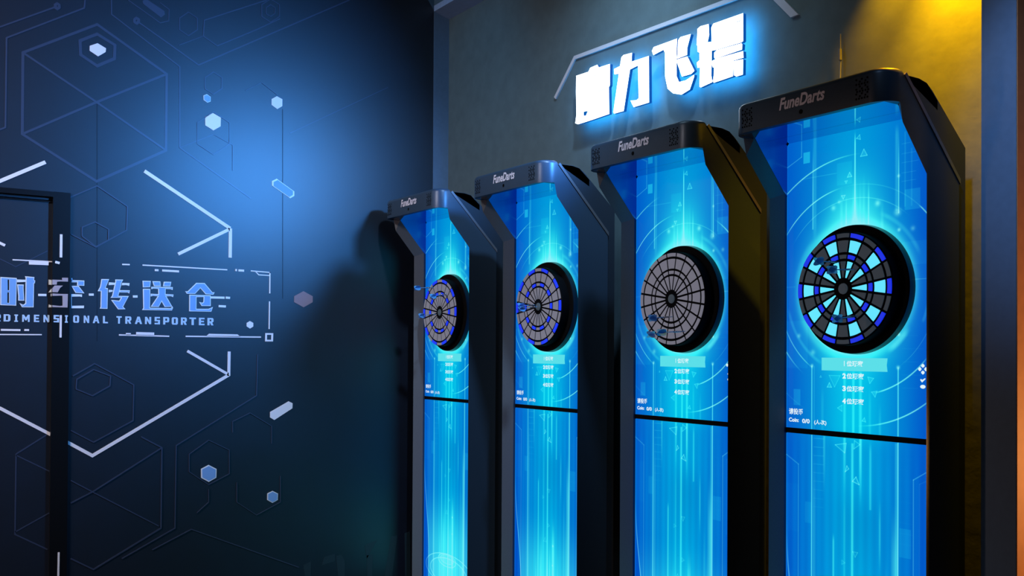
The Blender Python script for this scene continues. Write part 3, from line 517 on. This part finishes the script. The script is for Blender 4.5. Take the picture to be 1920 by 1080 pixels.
    def polytri(pts, a, fill):
        sgn = None; ins = np.ones(u.shape, bool)
        o = (pts[1][0] - pts[0][0]) * (pts[2][1] - pts[0][1]) - (pts[2][0] - pts[0][0]) * (pts[1][1] - pts[0][1])
        for i in range(3):
            p, q = pts[i], pts[(i + 1) % 3]
            ins &= (((q[0] - p[0]) * (v - p[1]) - (q[1] - p[1]) * (u - p[0])) * np.sign(o) > 0)
            seg(p, q, .0028, a)
        add(a * fill * .6 * ins, (.3, .35, .12))
    for t in ((.345, .71, .016, 0, .6), (.285, .641, .011, 0, .6), (.258, .567, .009, 60, .6), (.324, .771, .010, 20, .5), (.248, -.202, .013, -90, .4), (.391, -.143, .013, 170, .45), (.199, -.122, .011, 0, .6), (.374, -.095, .014, 190, .45), (.348, -.24, .009, 10, .45), (.27, .62, .006, 60, .4), (.16, -.09, .004, 0, .3)): tri(*t)
    tri(.222, -.098, .028, 180, .35, .4)
    polytri([(.2251, -.337), (.2731, -.328), (.2671, -.363)], .6, .25); polytri([(.3081, -.315), (.3311, -.328), (.3061, -.345)], .5, .2)
    polytri([(.2761, -.409), (.2841, -.419), (.2691, -.431)], .7, .2); polytri([(.3151, -.445), (.3001, -.462), (.3281, -.471)], .8, .25)
    tri(.312, -.72, .012, 180, .35, .3); tri(.26, -.76, .009, 90, .25, .3); tri(.31, -.90, .010, 90, .3, .3); tri(.28, -.98, .014, 0, .35, .1)
    # portal rings near the floor
    def ell(cu, cz, a_, b_, wd, amp, fill=0):
        q = np.sqrt(((u - cu) / a_) ** 2 + ((v - cz) / b_) ** 2); gr = np.hypot((u - cu) / a_ ** 2, (v - cz) / b_ ** 2) + 1e-9
        dist = np.abs(q - 1) * q / gr
        add(amp * np.clip(1.3 - dist / (wd / 2), 0, 1), (.40, .40, .12)); add(fill * (q < 1), (.18, .20, .06))
    ell(.300, -1.325, .27, .095, .005, .7, .12); ell(.300, -1.335, .215, .080, .007, .5, .2); ell(.288, -1.268, .105, .038, .005, .6, .15); ell(.288, -1.262, .078, .026, .004, .5, .25)
    # soft pixel texture and dim edge
    add(.010 * np.sin(u * 900) * np.sin(v * 900), (.5, 1, 1)); add(.02 * np.sin(u * 170 + 1) * sm(-v, .2, .5), (.0, 1, .6))
    e = np.minimum(np.minimum(u, SW - u) / .004, 1); C += ((1 - e)[..., None]) * np.array((.06, .14, .12))
    C = np.clip(C, 0, 1); C[..., 0] = np.minimum(C[..., 0], .55 * 1.0)
    C[..., 1] = np.where(C[..., 1] > .78, .78 + (C[..., 1] - .78) * .72, C[..., 1]); C[..., 2] = np.minimum(C[..., 2], .975)
    return np.where(C <= .04045, C / 12.92, ((C + .055) / 1.055) ** 2.4)
def screen_mesh(name, z0, z1, variant, step=.0016, rc=.018):
    nu = int(SW / step) + 1; nv = int((z1 - z0) / step) + 1
    uu = np.linspace(0, SW, nu); vv = np.linspace(z0, z1, nv); U, V = np.meshgrid(uu, vv)
    col = paint(U, V, variant)
    X, Zc = U.copy(), V.copy()
    if rc:                                  # rounded upper corners: slide the outer columns in
        for s in (0, 1):
            cx = rc if s == 0 else SW - rc; cz = z1 - rc
            dz = np.clip(V - cz, 0, rc); lim = np.sqrt(np.maximum(rc * rc - dz * dz, 0))
            if s == 0: X = np.where(U < cx, cx - (cx - U) * lim / rc, X)
            else: X = np.where(U > cx, cx + (U - cx) * lim / rc, X)
    co = np.stack([X, np.zeros_like(X), Zc], -1).reshape(-1, 3)
    i = np.arange(nu * nv).reshape(nv, nu)
    q = np.stack([i[:-1, :-1], i[:-1, 1:], i[1:, 1:], i[1:, :-1]], -1).reshape(-1, 4)
    me = bpy.data.meshes.new(name); me.vertices.add(len(co)); me.vertices.foreach_set('co', co.ravel())
    me.loops.add(q.size); me.loops.foreach_set('vertex_index', q.ravel().astype(np.int32))
    me.polygons.add(len(q)); me.polygons.foreach_set('loop_start', (np.arange(len(q)) * 4).astype(np.int32))
    me.update(calc_edges=True)
    a = me.color_attributes.new('picture', 'FLOAT_COLOR', 'POINT')
    rgba = np.concatenate([col.reshape(-1, 3), np.ones((len(co), 1))], 1).astype(np.float32)
    a.data.foreach_set('color', rgba.ravel()); me.materials.append(M['screen'])
    return me
UP = [screen_mesh('upper_screen', Z1, ZTOP, k) for k in (0, 1)]
LOW = screen_mesh('lower_screen', ZBOT, Z2, 0, .0018, .004)

# ------------------------------------------------------------------ dart machine
# local frame: x from the screen's left edge, y back from the front of the side posts, z above the floor
YS, XO0, XO1 = .0687, -.026, .636
FRONT = [(0, .02), (0, .588 + H), (-.130, .740 + H), (-.145, .803 + H)]
BACK = [(.185, .02), (.185, .575 + H), (-.03, .803 + H)]
CH = .056
def side_post(x_out, x_in):
    """side wall whose front edge is chamfered towards the screen and leans forward at the top"""
    bm = bmesh.new()
    F = [bm.verts.new((x_out, y, z)) for y, z in FRONT]
    G = [bm.verts.new((x_in, y + o[0], z + o[1])) for (y, z), o in zip(FRONT, ((CH, 0), (CH, .022), (.045, .030), (.03, 0)))]
    Bo = [bm.verts.new((x_out, y, z)) for y, z in BACK]; Bi = [bm.verts.new((x_in, y, z)) for y, z in BACK]
    for i in range(3): bm.faces.new((F[i], F[i + 1], G[i + 1], G[i])).material_index = 1
    bm.faces.new((F[0], F[1], Bo[1], Bo[0])); bm.faces.new((F[1], F[2], F[3], Bo[2], Bo[1]))
    bm.faces.new((G[0], G[1], Bi[1], Bi[0])); bm.faces.new((G[1], G[2], G[3], Bi[2], Bi[1]))
    bm.faces.new((Bo[0], Bo[1], Bi[1], Bi[0])); bm.faces.new((Bo[1], Bo[2], Bi[2], Bi[1])); bm.faces.new((F[3], Bo[2], Bi[2], G[3])); bm.faces.new((F[0], G[0], Bi[0], Bo[0]))
    bmesh.ops.recalc_face_normals(bm, faces=bm.faces[:])
    return bm
def hood_mesh():
    bm = bmesh.new(); rc = .070; n = 10
    layers = [(.803, .0, -.03), (.895, .0, -.125), (.905, .003, -.13), (.911, .009, -.14), (.913, .018, -.15)]
    yf = -.215
    def outline(ins, yb, zl):
        sl = 0.0
        a0, a1 = XO0, XO1
        pts = [(a0 + ins, yb)]
        for k in range(n + 1):
            a = math.pi * (1 + .5 * k / n); r = rc - ins
            pts.append((a0 + rc + r * math.cos(a), yf + rc + r * math.sin(a)))
        for k in range(n + 1):
            a = math.pi * (1.5 + .5 * k / n); r = rc - ins
            pts.append((a1 - rc + r * math.cos(a), yf + rc + r * math.sin(a)))
        pts.append((a1 - ins, yb))
        return pts
    rings = []
    for zl, ins, yb in layers: rings.append([bm.verts.new((x, y, zl + H)) for x, y in outline(ins, yb, zl)])
    # front lip underside: a ring set back behind the front panel
    under = [bm.verts.new((min(max(x, .0), SW), max(y, -.19), .803 + H)) for x, y in outline(0, -.03, .803)]
    m_ = len(rings[0])
    for a, b in zip(rings, rings[1:]):
        for k in range(m_): bm.faces.new((a[k], a[(k + 1) % m_], b[(k + 1) % m_], b[k]))
    bm.faces.new(rings[-1])
    for k in range(m_ - 1):
        try: bm.faces.new((rings[0][k + 1], rings[0][k], under[k], under[k + 1]))
        except ValueError: pass
    bmesh.ops.remove_doubles(bm, verts=bm.verts[:], dist=1e-5)
    bmesh.ops.recalc_face_normals(bm, faces=bm.faces[:])
    return bm
SEGM = {'off': ('seg_grey_lit', 'seg_grey_lit', 'seg_grey_lit', 'seg_grey_lit'), 'idle': ('seg_grey_lit', 'seg_grey_lit', 'seg_blue', 'seg_grey_lit'), 'lit': ('seg_cyan', 'seg_grey', 'seg_blue', 'seg_grey')}
R = .197
def sector(bm, a0, a1, r0, r1, y0, y1, gap, mi):
    n = 5; cx, cz = BC
    def pt(a, r, y): return (cx + r * math.sin(a), y, cz + r * math.cos(a))
    g0, g1 = gap / r0, gap / r1
    f = [pt(a0 + g0 + (a1 - a0 - 2 * g0) * k / n, r0, y0) for k in range(n + 1)] + [pt(a1 - g1 - (a1 - a0 - 2 * g1) * k / n, r1, y0) for k in range(n + 1)]
    v0 = [bm.verts.new(q) for q in f]; v1 = [bm.verts.new((q[0], y1, q[2])) for q in f]
    k = len(f); bm.faces.new(v0).material_index = mi
    for i in range(k): bm.faces.new((v0[i], v0[(i + 1) % k], v1[(i + 1) % k], v1[i])).material_index = mi
def board_meshes(state):
    odd, even, ring_o, ring_e = (M[q] for q in SEGM[state])
    out = []
    yt = -.0095
    for nm, r0, r1, o_, e_ in (('double_ring', .920, .995, ring_o, ring_e), ('outer_segments', .658, .868, odd, even), ('treble_ring', .542, .610, ring_o, ring_e), ('inner_segments', .20, .492, odd, even)):
        bm = bmesh.new()
        for k in range(20):
            a = math.radians(18 * k)
            sector(bm, a - math.radians(9), a + math.radians(9), r0 * R, r1 * R, yt - (.005 if 'ring' in nm and k % 2 and state != 'off' else .003), yt + .001, .0044, k % 2)
        bmesh.ops.recalc_face_normals(bm, faces=bm.faces[:])
        out.append((nm, bm, [e_, o_]))
    return out
def make_machine(x0, state, variant, label):
    t = tag(empty('dart_machine', (x0, 2.9105, 0)), label, 'dart machine', 'dart machines in the wall niche')
    bm = side_post(XO0, .0); a = obj('side_post', bm, [M['shell'], M['post']], t)
    bm = side_post(XO1, SW); a = obj('side_post', bm, [M['shell'], M['post']], t)
    hood = obj('hood', hood_mesh(), M['shell'], t, smooth=True)
    for px in (.055, .545):
        bm = bmesh.new()
        for r in range(9):
            for c in range(5):
                if (r + c) % 2 == 0 or r % 3 == 0:
                    cx, cz = px + (c - 2) * .0105 + (r % 2) * .003, .855 + H + (r - 4) * .0078
                    bmesh.ops.create_circle(bm, cap_ends=True, segments=8, radius=.0036, matrix=Matrix.Translation((cx, -.2156, cz)) @ Matrix.Rotation(math.radians(90), 4, 'X'))
        obj('speaker_grille', bm, M['black'], hood)
    bm = bmesh.new(); put_text(bm, 'FuneDarts', .205, .400, .850 + H, .893 + H, -.2162, .03, .25); obj('logo_lettering', bm, M['grey_logo'], hood)
    bm = bmesh.new(); lathe_y(bm, [(.006, -.2168), (.008, -.2158)], .300, .829 + H, 20); obj('camera_lens', bm, M['black'], hood)
    bm = bmesh.new(); box(bm, (.0, -.19, .8032 + H), (SW, YS + .005, .8075 + H)); 
    obj('canopy_lining', bm, M['lining'], t); bm = bmesh.new()
    prof = [(YS, .600 + H), (.048, .618 + H), (-.083, .768 + H), (-.112, .8035 + H), (YS, .8035 + H)]
    prism_x(bm, prof, -.014, .0010); obj('inner_cheek', bm, M['cheek'], t)
    bm = bmesh.new(); prism_x(bm, prof, SW - .0010, SW + .014); obj('inner_cheek', bm, M['cheek'], t)
    for s, xx in ((0, XO0), (1, XO1)):
        bm = bmesh.new(); d = .004; a_, b_ = (xx - d, xx + .004) if s == 0 else (xx - .004, xx + d)
        prism_x(bm, [(-.125, .893 + H), (.188, .572 + H), (.188, .590 + H), (-.115, .902 + H)], a_, b_)
        obj('edge_trim', bm, M['trim_metal'], t)
    bm = bmesh.new()
    prism_x(bm, [(YS + .004, 0), (.235, 0), (.235, .702 + H), (.045, .868 + H), (.012, .890 + H), (-.03, .898 + H), (-.12, .898 + H), (YS + .004, .808 + H)], XO0 + .008, XO1 - .008)
    for xa, xb in ((XO0 + .008, -.002), (SW + .002, XO1 - .008)):
        prism_x(bm, [(YS + .004, .0), (.2, 0), (.2, .55 + H), (YS + .004, .60 + H), (.0, .69 + H), (-.07, .79 + H), (-.12, .80 + H), (-.12, .897 + H), (-.03, .897 + H), (.012, .889 + H), (YS + .004, .84 + H)][3:], xa, xb)
    obj('cabinet_body', bm, M['body'], t)
    bm = bmesh.new(); box(bm, (.0, YS - .002, Z2), (SW, YS + .004, Z1)); obj('screen_bezel', bm, M['black'], t)
    bm = bmesh.new(); box(bm, (.0, YS - .002, 0.02), (SW, YS + .004, ZBOT)); obj('kick_panel', bm, M['black'], t)
    up = bpy.data.objects.new('upper_screen', UP[variant]); COL.objects.link(up); up.parent = t; up.location = (0, YS, 0)
    lo = bpy.data.objects.new('lower_screen', LOW); COL.objects.link(lo); lo.parent = t; lo.location = (0, YS, 0)
    # menu on the upper screen
    y = YS - .0012
    bm = bmesh.new(); slab(bm, [(.165, -.066 + H), (.443, -.066 + H), (.440, -.043 + H), (.443, -.019 + H), (.165, -.019 + H)], [], lambda a, b, d: (a, d, b), y + .0002, YS - .0002)
    ob = obj('menu_bar', bm, M['bar_glow'], up); ob.location = (0, -YS, 0)
    def glow(nm, bm):
        o = obj(nm, bm, M['text_glow'], up); o.location = (0, -YS, 0)
    for i, zc in enumerate((-.0395, -.0845, -.1300, -.1755)):
        bm = bmesh.new(); put_text(bm, '1234'[i], .2575 if i else .264, .2725 if i else .2665, zc - .0095 + H, zc + .0095 + H, y - .0006, .045)
        put_text(bm, '位玩家', .2755, .349 if i else .345, zc - .0105 + H, zc + .0105 + H, y - .0006, .022); glow('menu_lettering', bm)
    bm = bmesh.new(); put_text(bm, '请投币', .013, .079, -.2370 + H, -.2135 + H, y, .022); glow('notice_lettering', bm)
    bm = bmesh.new(); put_text(bm, 'Coin:', .013, .060, -.265 + H, -.2495 + H, y, .035); put_text(bm, '0/0', .076, .111, -.267 + H, -.2505 + H, y, .03); put_text(bm, '(人-次)', .132, .187, -.2705 + H, -.2505 + H, y, .03); glow('coin_lettering', bm)
    cx, cz = .579, -.054 + H; bm = bmesh.new()
    for k in range(4):
        a = math.radians(90 * k); c, s = math.cos(a), math.sin(a)
        pts = [(.0045, 0), (.009, .0062), (.0135, .0062), (.0185, 0), (.0135, -.0062), (.009, -.0062)]
        v = [bm.verts.new((cx + p * c - q * s, y, cz + p * s + q * c)) for p, q in pts]; bm.faces.new(v)
    glow('arrow_icon', bm); bm = bmesh.new()
    v = [bm.verts.new((cx + p, y, -.093 + H + q)) for p, q in ((-.010, .002), (-.003, -.006), (.010, .006), (.008, .009), (-.002, .003), (-.008, .006))]; bm.faces.new(v)
    glow('tick_icon', bm); bm = bmesh.new()
    slab(bm, [(cx + .010 * math.cos(q), -.113 + H + .0065 * math.sin(q)) for q in [math.radians(k * 30) for k in range(12)]], [[(cx - .012, -.1150 + H), (cx - .012, -.1125 + H), (cx + .004, -.1125 + H), (cx + .004, -.1150 + H)]][:0], lambda p, q, d: (p, d, q), y - .0002, y)
    glow('return_icon', bm)
    # board
    bm = bmesh.new()
    lathe_y(bm, [(R * 1.01, .036), (.226, .037), (.2297, .041)], BC[0], BC[1], 96, 0, False)
    lathe_y(bm, [(.2297, .041), (.2310, .056), (.2325, YS - .0005)], BC[0], BC[1], 96, 1, False)
    bd = obj('dartboard', bm, [M['black'], M['rim']], t, smooth=True)
    bm = bmesh.new(); lathe_y(bm, [(R * 1.005, -.0095), (R * 1.02, -.006), (R * 1.025, .037)], BC[0], BC[1], 96); obj('board_face', bm, M['web'], bd)
    for nm, b_, ms in board_meshes(state): obj(nm, b_, ms, bd)
    bm = bmesh.new()
    lathe_y(bm, [(.0075, -.0135), (.014, -.0135), (.0145, -.0125), (.019, -.0125), (.0195, -.0095)], BC[0], BC[1], 32)
    o = obj('bullseye', bm, [M['seg_grey']], bd)
    return t
LBL = ['farthest dart machine, leftmost of the row, grey board with blue rings',
       'second dart machine from the left, blue-ringed grey board with darts near the bullseye',
       'third dart machine from the left, plain grey board without any blue ring',
       'nearest dart machine at the right, board segments glowing cyan and blue']
XL = (-5.4011, -4.3873, -3.4052, -2.5301)
for x0, st_, vr, lb in zip(XL, ('idle', 'idle', 'off', 'lit'), (1, 1, 1, 0), LBL): make_machine(x0, st_, vr, lb)

# ------------------------------------------------------------------ darts stuck in the boards
def tube(bm, prof, n=12, mi=0):                 # along +x from the tip
    rings = [[bm.verts.new((x, r * math.cos(2 * math.pi * k / n), r * math.sin(2 * math.pi * k / n))) for k in range(n)] for x, r in prof]
    for a, b in zip(rings, rings[1:]):
        for k in range(n): bm.faces.new((a[k], a[(k + 1) % n], b[(k + 1) % n], b[k]))
    bm.faces.new(rings[0]); bm.faces.new(rings[-1][::-1]); bmesh.ops.recalc_face_normals(bm, faces=bm.faces[:])
def dart_proto():
    t = empty('dart')
    bm = bmesh.new(); tube(bm, [(-.012, .0006), (.0, .0012), (.018, .0018)]); obj('tip', bm, M['dart_blue'], t, True)
    bm = bmesh.new(); pr = [(.018, .0022)]
    for k in range(8): pr += [(.020 + k * .005, .0036), (.0225 + k * .005, .0036), (.0228 + k * .005, .0031), (.0245 + k * .005, .0031)]
    pr += [(.060, .0030)]; tube(bm, pr, 14); obj('barrel', bm, M['steel'], t, True)
    bm = bmesh.new(); tube(bm, [(.060, .0026), (.066, .0018), (.098, .0018), (.106, .0022), (.140, .0010)], 12); obj('shaft', bm, M['dart_blue'], t, True)
    bm = bmesh.new()
    out = [(.098, .0), (.103, .010), (.110, .017), (.122, .020), (.134, .018), (.141, .012), (.143, .0)]
    for k in range(4):
        a = math.radians(45 + 90 * k); c, s = math.cos(a), math.sin(a)
        for sg in (1,):
            nx = Vector((0, -s, c)) * .0005
            f = [bm.verts.new(Vector((x, r * c, r * s)) + nx) for x, r in out]; b = [bm.verts.new(Vector((x, r * c, r * s)) - nx) for x, r in out]
            bm.faces.new(f); bm.faces.new(b[::-1])
            for i in range(len(f)): bm.faces.new((f[i], b[i], b[(i + 1) % len(f)], f[(i + 1) % len(f)]))
    obj('flight', bm, M['flight'], t)
    return t
DL = ['blue dart sticking out highest on the farthest board, flight left of the screen', 'blue dart in the upper middle of the farthest board',
      'blue dart level with the bullseye of the farthest board, flight left of the screen',
      'blue dart closest to the bullseye of the second board, lower of its pair', 'blue dart just left of the bullseye of the second board, upper of its pair',
      'blue dart highest of three in the grey third board', 'blue dart lowest and farthest left in the grey third board', 'blue dart at the bottom of the third board, right of its neighbour',
      'blue dart highest in the cyan lit board, upper left', 'blue dart just above the bullseye of the cyan lit board', 'blue dart below the bullseye of the cyan lit board']
proto = dart_proto()
for i, (mi, tip, fl) in enumerate(DARTS_D):
    if i == 0: d = proto
    else:
        d = proto.copy(); COL.objects.link(d)
        for ch in proto.children:
            c = ch.copy(); COL.objects.link(c); c.parent = d
    tip = Vector(tip); fl = Vector(fl)
    dx = BC[0] - .3195; tip.y = 2.9105 - .0125 
    dirv = (fl - tip).normalized()
    d.location = tip; d.rotation_euler = dirv.to_track_quat('X', 'Z').to_euler()
    d.scale = (1, 1, 1)
    tag(d, DL[i], 'dart', 'blue darts stuck in the boards')
